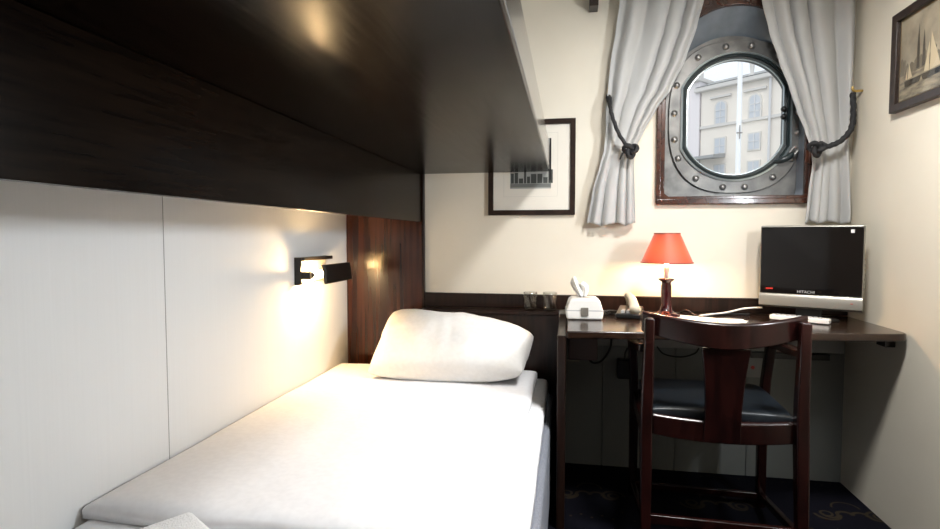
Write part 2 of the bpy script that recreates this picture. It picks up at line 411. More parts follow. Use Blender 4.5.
# ------------------------------------------------------------------ outside: quay, buildings, flagpole
o = obj('quay_ground', box(-40, 60, 3.6, 80, -3.1, -3.0), mat('grey_quay', (.4, .4, .38), .9)); o['kind'] = 'structure'
facade = vary(mat('pale_yellow_plaster', (.72, .66, .56), .9), (.80, .74, .68), (.84, .79, .73), nscale=.6)
stone = mat('pale_stone_moulding', (.66, .64, .62), .9)
wing = mat('pale_pink_plaster', (.80, .76, .78), .9)
pan_m = mat('distant_pane', (.55, .58, .63), .4)
sash = mat('grey_sash', (.66, .66, .68), .7)
roofm = mat('grey_roof_sheet', (.36, .37, .38), .7)
bld = thing('city_building', 'pale plaster building with arched upper windows seen through the porthole', 'building', (8.6, 30, 0), math.atan2(.669, -.743))
# local frame: +x runs along the facade (left in the picture), the facade is y = 0, +y faces the ship
def arched(cx, z0, w, z1, k=10):
    zs = z1 - w/2
    return [(cx-w/2, z0), (cx+w/2, z0)] + [(cx + w/2*math.cos(PI*i/k), zs + w/2*math.sin(PI*i/k)) for i in range(k+1)]
obj('facade', box(-9, 2.22, -8, 0, -3, 8.75), facade, bld)
obj('cornice', box(-9.1, 2.5, -8, .32, 8.75, 9.0), stone, bld, bevel=.06)
obj('string_course', box(-9, 2.24, 0, .10, 6.82, 6.96), stone, bld)
obj('roof', prism(bmesh.new(), [(-8.2, 9.0), (.34, 9.0), (-1.2, 9.55), (-8.2, 9.8)], 'x', -9.1, 2.4), roofm, bld)
for cx in (1.12, -.62, -2.4, -4.2):
    bm = bmesh.new(); prism(bm, arched(cx, 6.96, .66, 8.16), 'y', 0, .07); w = obj('arched_window_surround', bm, stone, bld)
    bm = bmesh.new(); prism(bm, arched(cx, 6.99, .50, 8.08), 'y', .07, .075); obj('pane', bm, pan_m, w)
    bm = bmesh.new(); bx(bm, cx-.025, cx+.025, .075, .10, 6.99, 8.06); bx(bm, cx-.25, cx+.25, .075, .10, 7.62, 7.67); bx(bm, cx-.25, cx+.25, .075, .10, 7.28, 7.31); obj('glazing_bar', bm, sash, w)
    obj('window_hood', box(cx-.55, cx+.55, 0, .14, 8.30, 8.40), stone, bld)
    for z0, z1 in ((5.43, 6.20), (3.85, 4.82), (1.8, 2.8)):
        w = obj('square_window_surround', box(cx-.32, cx+.32, 0, .07, z0-.06, z1+.06), stone, bld)
        obj('pane', box(cx-.26, cx+.26, .07, .075, z0, z1), pan_m, w)
        bm = bmesh.new(); bx(bm, cx-.025, cx+.025, .075, .10, z0, z1); bx(bm, cx-.26, cx+.26, .075, .10, (z0+z1)/2-.02, (z0+z1)/2+.02); obj('glazing_bar', bm, sash, w)
bm = bmesh.new(); tube(bm, [(-1.36, .12, -3), (-1.36, .12, 8.8)], .06, 8, 1, False); obj('drainpipe', bm, sash, bld)
bm = bmesh.new(); prism(bm, [(0, 5.20), (1.2, 5.10), (1.2, 5.24), (0, 5.42)], 'x', .85, 2.9); obj('porch_roof', bm, roofm, bld)
bm = bmesh.new()   # ornament on the cornice
lathe(bm, [(.16, 0), (.16, .12), (.08, .2), (.11, .5), (.13, .72), (.06, .86), (.085, .96), (.06, 1.08), (.001, 1.12)], (-.42, .0, 9.0), 12, True); obj('roof_ornament', bm, stone, bld, smooth=True)
b2 = thing('side_building', 'pale pinkish building left of the arched window facade, beyond the porthole', 'building', (6.26, 32.107, 0), math.atan2(.669, -.743))
obj('facade', box(-.88, 6, -6, .10, -3, 9.35), wing, b2)
obj('cornice', box(-.95, 6.2, -6, .35, 9.35, 9.6), stone, b2, bevel=.05)
bm = bmesh.new(); bx(bm, -.7, -.2, -.6, -.1, 9.6, 10.2); bx(bm, -.78, -.12, -.68, -.02, 10.2, 10.3); obj('chimney', bm, stone, b2)
for cx in (.6, 2.4, 4.2):
    for z0, z1 in ((6.3, 7.7), (3.9, 5.2)):
        w = obj('square_window_surround', box(cx-.38, cx+.38, .10, .16, z0-.06, z1+.06), stone, b2)
        obj('pane', box(cx-.31, cx+.31, .16, .165, z0, z1), pan_m, w)
        bm = bmesh.new(); bx(bm, cx-.025, cx+.025, .165, .19, z0, z1); bx(bm, cx-.31, cx+.31, .165, .19, (z0+z1)/2-.02, (z0+z1)/2+.02); obj('glazing_bar', bm, sash, w)
fp = thing('flagpole', 'tall white pole standing on the quay outside the porthole', 'pole', (3.375, 12, -3))
bm = bmesh.new(); tube(bm, [(0, 0, 0), (0, 0, 9.5)], lambda u: .062-.02*u, 14, 1, False); obj('pole_shaft', bm, mat('white_paint', (.85, .86, .88), .5), fp, smooth=True)
bm = bmesh.new(); tube(bm, [(-.06, -.066, 6.17), (.05, -.066, 6.17)], .012, 8, 1, False); tube(bm, [(0, -.066, 6.05), (0, -.066, 6.32)], .010, 8, 1, False); obj('cleat', bm, M['bolt'], fp)
bm = bmesh.new(); lathe(bm, [(.16, 0), (.16, .05), (.09, .08), (.09, .3), (.065, .32)], (0, 0, 0), 16, True); obj('pole_base', bm, M['bolt'], fp)

# ------------------------------------------------------------------ upper bunk
bk = thing('upper_bunk', 'black-brown upper bunk with glossy underside hanging over the bed', 'bunk bed', (-.09, .55, 1.385))
def bpart(name, bm, m, par=bk, **k):
    bmesh.ops.translate(bm, verts=bm.verts, vec=(.09, -.55, -1.385)); return obj(name, bm, m, par, **k)
BY0, BY1 = .30, YB-.0225
bpart('bunk_base', box(XL+.002, -.0885, BY0, BY1, 1.384, 1.402), M['bunk'], bevel=.003)
bpart('front_board', box(-.110, -.088, BY0, BY1, 1.4025, 1.512), M['bunkfront'], bevel=.006, seg=3)
bpart('foot_board', box(XL+.002, -.111, BY0, BY0+.022, 1.4025, 1.512), M['bunk'], bevel=.003)
bpart('valence_board', box(-.722, -.700, BY0, YB-.026, 1.153, 1.3835), M['bunk'], bevel=.002)

# ------------------------------------------------------------------ lower bed
bb = tag(obj('bed_base', box(XL+.004, -.060, .35, 2.505, .06, .375), M['greybase'], bevel=.02, seg=3), 'grey upholstered bed base under the white mattress', 'bed base')
bb.name = 'bed_base'
bm = bmesh.new(); bx(bm, XL+.03, -.10, .40, 2.45, 0, .06); obj('plinth', bm, M['black'], bb)
def soft_slab(x0, x1, y0, y1, z0, z1, r, wr, f, seed, nx=60, ny=90, sag=0):
    """mattress or duvet: rounded slab with a closed underside and low wrinkles on top"""
    bm = bmesh.new(); g = {}; h = z1-z0
    for i in range(nx+1):
        for j in range(ny+1):
            u = -math.cos(PI*i/nx); v = -math.cos(PI*j/ny)
            u = .55*u + .45*(-1+2*i/nx); v = .55*v + .45*(-1+2*j/ny)
            x = (x0+x1)/2 + u*(x1-x0)/2; y = (y0+y1)/2 + v*(y1-y0)/2
            dx = min(x-x0, x1-x); dy = min(y-y0, y1-y); d = min(dx, dy)
            e = 1 if d >= r else math.sqrt(max(0, 1-(1-d/r)**2))
            z = z0 + h*(.55 + .45*e)
            w = wr*(noise.noise(Vector((x*f, y*f*.6, seed))) + .5*noise.noise(Vector((x*f*2.3+3, y*f*1.4, seed+3))))
            w += wr*.5*abs(noise.noise(Vector((x*f*1.1+y*f*1.6, y*f*.4, seed+9))))
            g[i, j] = bm.verts.new((x + (wr*1.2*noise.noise(Vector((y*5, z*9, seed))) if i == nx else 0), y + (wr*2*noise.noise(Vector((x*4, 2, seed))) if j == 0 else 0), z + w*e - sag*abs(u)**3))
    for i in range(nx):
        for j in range(ny): bm.faces.new((g[i, j], g[i+1, j], g[i+1, j+1], g[i, j+1]))
    rim = [g[i, 0] for i in range(nx+1)] + [g[nx, j] for j in range(1, ny+1)] + [g[i, ny] for i in range(nx-1, -1, -1)] + [g[0, j] for j in range(ny-1, 0, -1)]
    low = [bm.verts.new((v.co.x, v.co.y, z0)) for v in rim]
    for k in range(len(rim)):
        q = (k+1) % len(rim); bm.faces.new((rim[k], low[k], low[q], rim[q]))
    bm.faces.new(low); bmesh.ops.recalc_face_normals(bm, faces=bm.faces); return bm
tag(obj('mattress', soft_slab(XL+.004, -.082, .36, 2.505, .377, .438, .03, .002, 6, 2), M['linen'], smooth=True), 'white sheeted mattress showing along the right edge under the duvet', 'mattress')
tag(obj('duvet', soft_slab(XL+.008, -.132, 1.045, 2.49, .441, .478, .05, .006, 5, 5, 80, 110), M['linen'], smooth=True), 'smooth white duvet spread over the lower bed', 'duvet')
bm = bmesh.new(); pad(bm, .352, .190, .112, 84, 60, .42, .010, 7, 3, .07)
for v in bm.verts:     # sagging, creased and twisted so that the right end lies flatter
    x, y, z = v.co
    q = 1 - .07*(x/.352)**2*(y/.19)**2; x *= q; y *= q
    z += .010*noise.noise(Vector((x*3, y*4, 11))) + .006*abs(noise.noise(Vector((x*16, y*5, 2))))*(1-(y/.2)**2)
    a = math.radians(25 - 9*x/.3)
    v.co = (x + .07*y, y*math.cos(a) - z*math.sin(a), y*math.sin(a) + z*math.cos(a) - .020*x/.3*(1 if y > 0 else .4))
yo = 2.509 - max(v.co.y for v in bm.verts); zo = .466 - min(v.co.z for v in bm.verts)
pl = tag(obj('pillow', bm, M['pillow'], smooth=True, subd=1, loc=(-.490, yo, zo)), 'plump white pillow propped at the head of the lower bed', 'pillow')
# folded terry towel on the foot of the bed
bm = bmesh.new()
for k in range(3):
    bx(bm, -.13, .13, -.14, .14, k*.030, k*.030+.029)
tw = tag(obj('folded_towel', bm, M['terry'], bevel=.012, seg=4, loc=(-.700, .788, .4405)), 'folded white terry towel at the foot of the bed', 'towel')
tw.rotation_euler = (0, 0, math.radians(57))

# ------------------------------------------------------------------ headboard and desk
hb = thing('headboard', 'low dark wood headboard with a ledge behind the pillow', 'headboard', (-.36, 2.56, 0))
def rel(o, bm): bmesh.ops.translate(bm, verts=bm.verts, vec=[-c for c in o.location]); return bm
obj('board', rel(hb, box(-.686, -.037, 2.522, 2.594, 0, .722)), M['head'], hb, bevel=.002)
obj('ledge', rel(hb, box(-.686, -.037, 2.514, 2.599, .722, .740)), M['head'], hb, bevel=.004)

dk = thing('desk', 'long dark wood built-in desk along the back wall', 'desk', (.58, 2.35, 0))
poly = [(-.003, 2.599), (-.003, 2.006), (.25, 2.028), (.85, 2.110), (1.135, 2.146), (1.165, 2.155), (1.182, 2.172), (1.188, 2.195), (1.188, 2.599)]
obj('desk_top', rel(dk, prism(bmesh.new(), poly, 'z', .712, .740)), M['desk'], dk, bevel=.006, seg=3)
obj('side_panel', rel(dk, box(-.035, -.004, 2.012, 2.598, 0, .722)), M['head'], dk, bevel=.003)
obj('drawer', rel(dk, box(.006, .120, 2.22, 2.56, .588, .711)), mat('dark_red_wood', (.035, .008, .007), .35), dk, bevel=.003)
obj('runner_rail', rel(dk, box(-.003, .05, 2.25, 2.264, .575, .580)), M['silver'], dk)
obj('wall_bracket', rel(dk, box(1.150, 1.186, 2.24, 2.30, .675, .711)), M['desk'], dk, bevel=.003)
tag(obj('wall_trunking', box(.13, 1.17, 2.575, 2.6195, .580, .652), M['trunk'], bevel=.004), 'pale grey cable trunking on the wall under the desk', 'trunking')
tag(obj('cable_shelf', box(.80, 1.12, 2.590, 2.619, .545, .571), M['black'], bevel=.002), 'thin black strip under the grey trunking, right', 'strip')
so = thing('wall_socket', 'pale wall socket with a red dot under the desk, behind the chair', 'socket', (.816, 2.62, .499))
obj('plate', box(-.045, .045, -.009, -.0005, -.045, .045), M['trunk'], so, bevel=.003)
bm = bmesh.new(); loft(bm, [[(.008*math.cos(2*PI*j/14), y, .008*math.sin(2*PI*j/14)) for j in range(14)] for y in (-.0095, -.012)], True, True, True); obj('red_button', bm, M['red'], so)['label'] = 'red button'
bm = bmesh.new(); tube(bm, [(.10, 2.56, .640), (.09, 2.53, .56), (.11, 2.52, .515), (.15, 2.52, .520), (.19, 2.53, .575), (.20, 2.56, .640)], .005, 8); tag(obj('hanging_cable', bm, M['black'], smooth=True), 'black cable hanging in a loop under the left end of the desk', 'cable')
bm = bmesh.new(); tube(bm, [(.40, 2.574, .585), (.43, 2.56, .555), (.50, 2.56, .545), (.56, 2.57, .56), (.58, 2.574, .585)], .004, 8); tag(obj('short_cable', bm, M['black'], smooth=True), 'short black cable drooping from the trunking behind the chair back', 'cable')
pd = thing('power_adapter', 'black power adapter on the wall under the telephone', 'adapter', (.262, 2.619, .475))
obj('adapter_body', box(-.035, .035, -.055, -.0005, -.045, .045), M['black'], pd, bevel=.008)
bm = bmesh.new(); tube(bm, [(0, -.03, .046), (.0, -.04, .075), (.01, -.046, .10)], .004, 8); obj('adapter_lead', bm, M['black'], pd, smooth=True)

# ------------------------------------------------------------------ chair
ch = thing('desk_chair', 'dark mahogany armchair with blue-black seat pushed up to the desk', 'chair', (.503, 1.905, 0), math.radians(-2.5))
def post(pts, w, d, m=M['chair'], bev=.006):
    """square-section member through pts [(x, y, z, scale)]"""
    bm = bmesh.new()
    loft(bm, [[(x+sx*w/2*s, y+sy*d/2*s, z) for sx, sy in ((-1, -1), (1, -1), (1, 1), (-1, 1))] for x, y, z, s in pts], True, True, True)
    return bm
for s in (-1, 1):
    pts = [(s*.238, -.045, 0, .78), (s*.238, -.030, .15, .88), (s*.238, -.006, .42, 1.0), (s*.236, -.006, .55, .95), (s*.234, -.020, .72, .84), (s*.233, -.026, .805, .80), (s*.233, -.027, .815, .55)]
    obj('leg', post(pts, .040, .044), M['chair'], ch, bevel=.006)
    pts = [(s*.247, .435, 0, .85), (s*.246, .433, .15, .92), (s*.246, .430, .40, 1.0), (s*.250, .415, .52, .92), (s*.258, .395, .655, .95)]
    obj('leg', post(pts, .036, .042), M['chair'], ch, bevel=.006)
    # arm: flat curved rail from rear post to front leg
    bm = bmesh.new(); L = smooth_path([(s*.250, .004, .705), (s*.258, .12, .690), (s*.263, .28, .678), (s*.258, .42, .668)], 6)
    loft(bm, [[(p.x+sx*(.015+.006*math.sin(PI*i/(len(L)-1))), p.y, p.z+sz*.014) for sx, sz in ((-1, -1), (1, -1), (1, 1), (-1, 1))] for i, p in enumerate(L)], True, True, True)
    obj('arm', bm, M['chair'], ch, bevel=.006)
    bm = bmesh.new(); bx(bm, s*.242-.011, s*.242+.011, .018, .412, .395, .448); obj('side_rail', bm, M['chair'], ch, bevel=.004)
    bm = bmesh.new(); loft(bm, [[(s*xx+sx*.010, y, z+sz*.014) for sx, sz in ((-1, -1), (1, -1), (1, 1), (-1, 1))] for xx, y, z in ((.239, -.012, .118), (.247, .416, .050))], True, True, True); obj('runner', bm, M['chair'], ch, bevel=.004)
def arc_rail(xh, ybow, y0, zt, zb, th, n=28):
    """curved rail seen face-on; zt/zb give top and bottom edge heights over x in -1..1"""
    bm = bmesh.new(); rings = []
    for i in range(n+1):
        u = -1 + 2*i/n; x = u*xh; y = y0 - ybow*(1-u*u)
        rings.append([(x, y-th/2, zb(u)), (x, y-th/2, zt(u)-.006), (x, y-th/4, zt(u)), (x, y+th/4, zt(u)), (x, y+th/2, zt(u)-.006), (x, y+th/2, zb(u))])
    loft(bm, rings, True, True, True); return bm
obj('top_rail', arc_rail(.254, .075, .024, lambda u: .806+.024*abs(u)**1.7, lambda u: .722+.038*abs(u)**1.5, .028), M['chair'], ch, bevel=.005)
bm = bmesh.new()
rg = []
for k in range(13):
    t_ = k/12; z = .405 + t_*(.724-.405); hw = .052+.002*t_ + .020*t_**2.2 + .006*(1-t_)**3; y = -.012 - .032*t_
    rg.append([(-hw, y-.008, z), (hw, y-.008, z), (hw, y+.008, z), (-hw, y+.008, z)])
loft(bm, rg, True, True, True); obj('splat', bm, M['chair'], ch, bevel=.003)
obj('rear_seat_rail', arc_rail(.216, .012, .008, lambda u: .474+.010*abs(u)**2, lambda u: .402+.012*abs(u)**2, .026), M['chair'], ch, bevel=.003)
obj('front_seat_rail', box(-.236, .236, .420, .442, .395, .448), M['chair'], ch, bevel=.004)
obj('rear_stretcher', box(-.226, .226, -.046, -.026, .122, .154), M['chair'], ch, bevel=.004)
obj('front_stretcher', box(-.236, .236, .424, .444, .030, .056), M['chair'], ch, bevel=.004)
bm = bmesh.new(); pad(bm, .228, .205, .032, 40, 36, .22, .0, 4, 1, 0, 3.5)
obj('seat_cushion', bm, M['leather'], ch, smooth=True, subd=1, loc=(0, .225, .481))

# ------------------------------------------------------------------ things on the desk
lm = thing('desk_lamp', 'lit desk lamp with red-orange shade and turned burgundy base', 'lamp', (.413, 2.44, .740))
burg = mat('burgundy_lacquer', (.03, .004, .005), .22, coat=.3)
bm = bmesh.new(); lathe(bm, [(.055, 0), (.058, .006), (.056, .014), (.040, .020), (.026, .030), (.024, .045), (.020, .055), (.0215, .10), (.0215, .13), (.019, .145), (.020, .150), (.033, .158), (.033, .164), (.012, .166)], (0, 0, 0), 32, True, True); obj('turned_base', bm, burg, lm, smooth=True)
bm = bmesh.new(); lathe(bm, [(.009, .166), (.009, .19), (.011, .192), (.011, .222), (.009, .225)], (0, 0, 0), 20, True, True); obj('bulb_holder', bm, M['white'], lm, smooth=True)
bm = bmesh.new(); lathe(bm, [(.010, .225), (.018, .24), (.024, .258), (.022, .274), (.012, .286), (.001, .289)], (0, 0, 0), 20, True, True); obj('bulb', bm, M['bulb_desk'], lm, smooth=True)
bm = bmesh.new(); lathe(bm, [(.105, .232), (.052, .355)], (0, 0, 0), 48); sh = obj('lamp_shade', bm, M['shade'], lm, smooth=True)
trim_m = mat('dark_red_trim', (.20, .025, .012), .7)
for r0, z in ((.1055, .232), (.0525, .355)):
    bm = bmesh.new(); tube(bm, [(r0*math.cos(2*PI*j/48), r0*math.sin(2*PI*j/48), z) for j in range(49)], .0022, 6, 1, False)
    obj('shade_trim', bm, trim_m, sh)
bm = bmesh.new()
for a in (0, PI*2/3, PI*4/3): tube(bm, [(.0, .0, .292), (.03*math.cos(a), .03*math.sin(a), .315), (.052*math.cos(a), .052*math.sin(a), .353)], .0015, 6)
obj('shade_carrier', bm, M['blackmetal'], sh)

for i, (x, lab) in enumerate(((-.170, 'left one of two clear tumblers standing on the headboard ledge'), (-.080, 'right one of two clear tumblers, nearer the tissue box'))):
    g = tag(obj('drinking_glass', lathe(bmesh.new(), [(.001, .0005), (.026, .0005), (.030, .004), (.0325, .085), (.0305, .086), (.0285, .012), (.001, .010)], (0, 0, 0), 28), M['tumbler'], smooth=True, loc=(x, 2.556, .740)), lab, 'glass', 'tumblers on the headboard ledge')
    bm = bmesh.new(); tube(bm, [(.0322*math.cos(2*PI*j/28), .0322*math.sin(2*PI*j/28), .046) for j in range(29)], .0014, 6, 1, False); obj('band', bm, M['tumbler'], g, smooth=True)

tb = thing('tissue_box', 'white rounded plastic tissue dispenser at the left end of the desk', 'tissue box', (.068, 2.345, .7405), math.radians(2))
pr = [(-.072, 0), (.072, 0), (.076, .030), (.074, .040), (.062, .078), (.050, .088), (-.050, .088), (-.062, .078), (-.074, .040), (-.076, .030)]
bm = bmesh.new(); prism(bm, pr, 'y', -.06, .06); obj('case', bm, M['white'], tb, bevel=.010, seg=4)
bm = bmesh.new(); prism(bm, [(-.0765, .036), (.0765, .036), (.0755, .040), (-.0755, .040)], 'y', -.0605, .0605); obj('lid_seam', bm, M['greyplastic'], tb)
obj('clasp', box(-.015, .015, -.066, -.0605, .016, .052), M['silver'], tb, bevel=.004)
bm = bmesh.new(); prism(bm, [(.034*math.cos(2*PI*j/24), .014*math.sin(2*PI*j/24)) for j in range(24)], 'z', .0875, .0886); obj('slot', bm, M['black'], tb)
bm = bmesh.new(); rows = []
for k in range(14):
    t_ = k/13; z = .8285 + .080*t_; wd = .014 + .022*math.sin(PI*.8*t_); cx = .062 - .012*t_
    rows.append([(cx + wd*(-1+2*j/16) - .012*t_*t_, 2.345 + (.006+.010*t_)*math.sin(j*.8+1.5*t_) + .012*t_, z + t_**3*(.012*math.sin(j*.45) - .022*abs(j/8-.8))) for j in range(17)])
loft(bm, rows, False); tag(obj('tissue', bm, M['tissue'], smooth=True, thick=.0006), 'white paper tissue sticking up out of the tissue box', 'tissue')

ph = thing('telephone', 'desk telephone with dark base and upright pale handset', 'telephone', (.265, 2.43, .7405), math.radians(-12))
bm = bmesh.new(); prism(bm, [(-.085, 0), (.085, 0), (.085, .030), (.05, .040), (-.085, .020)], 'x', -.05, .05); obj('telephone_base', bm, M['black'], ph, bevel=.006, seg=3)
bm = bmesh.new()
for i in range(3):
    for j in range(4): bx(bm, -.030+i*.022, -.016+i*.022, -.07+j*.022, -.056+j*.022, .020, .032)
obj('keypad', bm, M['greyplastic'], ph)
bm = bmesh.new(); L = smooth_path([(.0, .075, .045), (-.012, .045, .078), (-.008, .0, .092), (.012, -.04, .080), (.028, -.075, .036)], 6)
rings = []
for i, p in enumerate(L):
    u = i/(len(L)-1); w = .016 + .008*(abs(2*u-1)**3); h = .011 + .008*(abs(2*u-1)**4)
    a = Vector((.25, -.85, 0)).normalized(); sd = Vector((.95, .28, 0))
    rings.append([p + sd*math.cos(2*PI*k/14)*w + Vector((0, .25, 1))*math.sin(2*PI*k/14)*h for k in range(14)])
loft(bm, rings, True, True, True); obj('handset', bm, M['cream'], ph, smooth=True)['label'] = 'pale handset'
bm = bmesh.new(); tube(bm, [(-.055+.013*math.cos(a*1.0)*1 - .085*(a/60), .0 + .03*math.sin(a/60*5), .010+.008*math.sin(a)) for a in [q*.5 for q in range(0, 120)]], .0028, 6, 1, False)
obj('coiled_cord', bm, M['black'], ph, smooth=True)

bm = bmesh.new(); bx(bm, -.13, .15, -.105, .105, 0, .004)
o = tag(obj('paper_sheet', bm, M['paper'], bevel=.001, loc=(.535, 2.335, .7405)), 'large off-white sheet lying on the desk behind the chair back', 'paper'); o.rotation_euler = (0, 0, math.radians(-28))
bm = bmesh.new(); bx(bm, -.05, .05, -.07, .07, 0, .008)
o = tag(obj('note_pad', bm, M['paper'], bevel=.001, loc=(.630, 2.270, .7455)), 'small white notepad on the right of the large sheet', 'notepad'); o.rotation_euler = (0, 0, math.radians(-8))
bm = bmesh.new(); tube(bm, [(.555, 2.47, .744), (.60, 2.50, .746), (.68, 2.535, .752), (.76, 2.55, .770), (.83, 2.55, .775)], .0042, 8); tag(obj('white_cable', bm, M['white'], smooth=True), 'white cable curving over the desk to the television', 'cable')
bm = bmesh.new(); tube(bm, [(.44, 2.50, .7445), (.48, 2.535, .745), (.51, 2.50, .762), (.535, 2.46, .748), (.57, 2.44, .745), (.62, 2.49, .745), (.70, 2.54, .745), (.78, 2.55, .745)], .0038, 8); tag(obj('black_lamp_cable', bm, M['black'], smooth=True), 'black cable coiled between the desk lamp and television', 'cable')
pn = thing('pen', 'thin dark pen lying beside the desk lamp', 'pen', (.345, 2.47, .7455), math.radians(25))
bm = bmesh.new(); tube(bm, [(-.065, 0, 0), (.055, 0, 0), (.066, 0, 0)], lambda u: .0045 if u < .93 else .0018, 8, 6, True); obj('barrel', bm, M['black'], pn, smooth=True)
obj('clip', box(-.062, -.025, -.0015, .0015, .0042, .0062), M['silver'], pn)

# ------------------------------------------------------------------ television
tv = thing('television', 'small flat television with silver chin standing at the right end of the desk', 'television', (.966, 2.436, .7405), math.radians(-27))
TW, ZB, ZT = .181, .047, .387
bm = bmesh.new(); bx(bm, -TW, TW, .0, .030, ZB, ZT); obj('housing', bm, M['silver'], tv, bevel=.006, seg=3)
bm = bmesh.new(); loft(bm, [[(sx*w, y, zc_+sz*h) for sx, sz in ((-1, -1), (1, -1), (1, 1), (-1, 1))] for w, h, zc_, y in ((.15, .13, .22, .030), (.14, .12, .22, .045), (.09, .08, .2, .060))], True, False, True); obj('rear_cover', bm, M['black'], tv, bevel=.006)
obj('front_bezel', box(-TW+.004, TW-.004, -.004, 0, ZB+.058, ZT-.006), M['screen'], tv, bevel=.002)
obj('screen', box(-TW+.030, TW-.026, -.0048, -.004, ZB+.080, ZT-.028), M['screen'], tv)
bm = bmesh.new(); prism(bm, [(-.002, ZB), (-.012, ZB+.008), (-.010, ZB+.045), (-.004, ZB+.056), (0, ZB+.056), (0, ZB)], 'x', -TW+.001, TW-.001); obj('chin', bm, M['silver'], tv, bevel=.003)
rot = Matrix.Rotation(PI/2, 4, 'X')
bm = text_mesh('HITACHI', .016); bmesh.ops.transform(bm, matrix=Matrix.Translation((-.010, -.0046, ZB+.068)) @ rot, verts=bm.verts); obj('logo_lettering', bm, M['greymark'], tv)
obj('red_emblem', box(-TW+.026, -TW+.052, -.0052, -.0042, ZB+.074, ZB+.080), M['red'], tv)['label'] = 'small red emblem'
obj('white_sticker', box(TW-.046, TW-.034, -.0054, -.0042, ZT-.032, ZT-.018), M['whitemark'], tv)['label'] = 'small white square sticker'
obj('red_light', box(TW-.040, TW-.032, -.0122, -.0085, ZB+.030, ZB+.033), M['red'], tv)['label'] = 'red standby light'
for k in range(7):
    bm = bmesh.new(); bmesh.ops.create_uvsphere(bm, u_segments=10, v_segments=6, radius=.0042); bmesh.ops.translate(bm, verts=bm.verts, vec=(TW-.0005, .010, ZB+.09+k*.019)); obj('side_button', bm, M['silver'], tv, smooth=True)
bm = bmesh.new(); prism(bm, [(.105*math.cos(2*PI*j/36), .03+.060*math.sin(2*PI*j/36)) for j in range(36)], 'z', 0, .010); st = obj('stand_foot', bm, M['black'], tv, bevel=.003)
obj('stand_neck', box(-.045, .045, .012, .034, .010, ZB+.03), M['black'], tv, bevel=.003)
rc = thing('remote_control', 'pale grey remote control lying in front of the television', 'remote control', (.918, 2.392, .7415), math.radians(-34))
obj('remote_body', box(-.105, .105, -.022, .022, 0, .020), M['white'], rc, bevel=.005, seg=3)
bm = bmesh.new()
for i in range(9):
    for j in range(3): bx(bm, -.085+i*.019, -.073+i*.019, -.015+j*.011, -.008+j*.011, .0195, .0225)
obj('remote_buttons', bm, M['greyplastic'], rc)

# ------------------------------------------------------------------ reading lamp on the left wall
rl = thing('reading_lamp', 'lit black wall reading lamp with a swivelling flap over the bed', 'wall lamp', (XL, 2.20, .94))
def rp_(name, bm, m, **k): return obj(name, rel(rl, bm), m, rl, **k)
rp_('back_plate', box(XL+.0005, XL+.012, 2.075, 2.335, .888, .996), mat('pale_metal_reflector', (.62, .56, .45), .35, metal=.4), bevel=.001)
bm = bmesh.new(); bx(bm, XL+.0125, XL+.045, 2.066, 2.335, .982, .997); bx(bm, XL+.0005, XL+.030, 2.062, 2.0745, .884, .997); bx(bm, XL+.030, XL+.070, 2.062, 2.0745, .908, .940); rp_('black_bracket', bm, M['blackmetal'], bevel=.002)
bm = bmesh.new(); tube(bm, [(XL+.060, 2.080, .924), (XL+.060, 2.105, .924)], .013, 16, 1, False); rp_('bulb_socket', bm, M['blackmetal'], smooth=True)
bm = bmesh.new(); tube(bm, [(XL+.060, 2.105, .924), (XL+.060, 2.115, .924), (XL+.060, 2.145, .924), (XL+.060, 2.160, .924), (XL+.060, 2.164, .924)], lambda u: (.010+.008*math.sin(min(1, u*1.6)*PI/2))*(1 if u < .8 else max(.1, math.sqrt(max(0, 1-((u-.8)/.2)**2)))), 16, 4); rp_('bulb', bm, M['bulb_wall'], smooth=True)
Mx = Matrix.Translation((XL+.108, 2.245, .926)) @ Matrix.Rotation(math.radians(-8), 4, 'Y')
bm = bmesh.new(); bx(bm, -.007, .007, -.135, .135, -.040, .040, mtx=Mx); fpv = rp_('flap', bm, M['blackmetal'], bevel=.003)
bm = bmesh.new(); bx(bm, XL+.0125, XL+.104, 2.285, 2.300, .948, .956); rp_('flap_arm', bm, M['blackmetal'])

# ------------------------------------------------------------------ pictures
def face_poly(bm, pts, y):
    bm.faces.new([bm.verts.new((p[0], y, p[1])) for p in pts])
def pic_frame(par, x0, x1, z0, z1, w, d, m):
    bm = bmesh.new(); o_ = [(x0, z0), (x1, z0), (x1, z1), (x0, z1)]; i_ = [(x0+w, z0+w), (x1-w, z0+w), (x1-w, z1-w), (x0+w, z1-w)]
    loft(bm, [[(p[0], -.001, p[1]) for p in o_], [(p[0], -d, p[1]) for p in o_], [(p[0], -d+.003, p[1]) for p in i_], [(p[0], -.001, p[1]) for p in i_]])
    return obj('frame', bm, m, par, bevel=.002)
pc = thing('framed_print', 'framed print with wide white mount on the back wall, partly behind the bunk', 'picture', (-.172, YB, 1.405))
pic_frame(pc, -.203, .203, -.222, .222, .024, .020, M['frame'])
obj('mount', box(-.181, .181, -.008, -.001, -.200, .200), M['matboard'], pc)
greys = [mat('print_'+k, c, .7) for k, c in (('pale_grey', (.34, .35, .33)), ('mid_grey', (.16, .17, .16)), ('dark_grey', (.05, .055, .05)), ('light', (.5, .5, .47)))]
bm = bmesh.new(); bx(bm, -.100, .092, -.0095, -.0082, -.098, .135); pt = obj('print', bm, greys[0], pc)
bm = bmesh.new(); bx(bm, -.099, .091, -.0102, -.0097, -.092, -.075); obj('print_street', bm, greys[1], pt)
bm = bmesh.new(); rnd = random.Random(3); x = -.096
while x < .08:
    w = rnd.uniform(.010, .026); bx(bm, x, x+w, -.0102, -.0097, -.073, -.073+rnd.uniform(.02, .07)); x += w+.004
obj('print_houses', bm, greys[2], pt)
obj('print_edge', box(.084, .092, -.0108, -.0097, -.060, .135), M['black'], pt)  # narrow black upright bar at the right of the print
bm = bmesh.new()
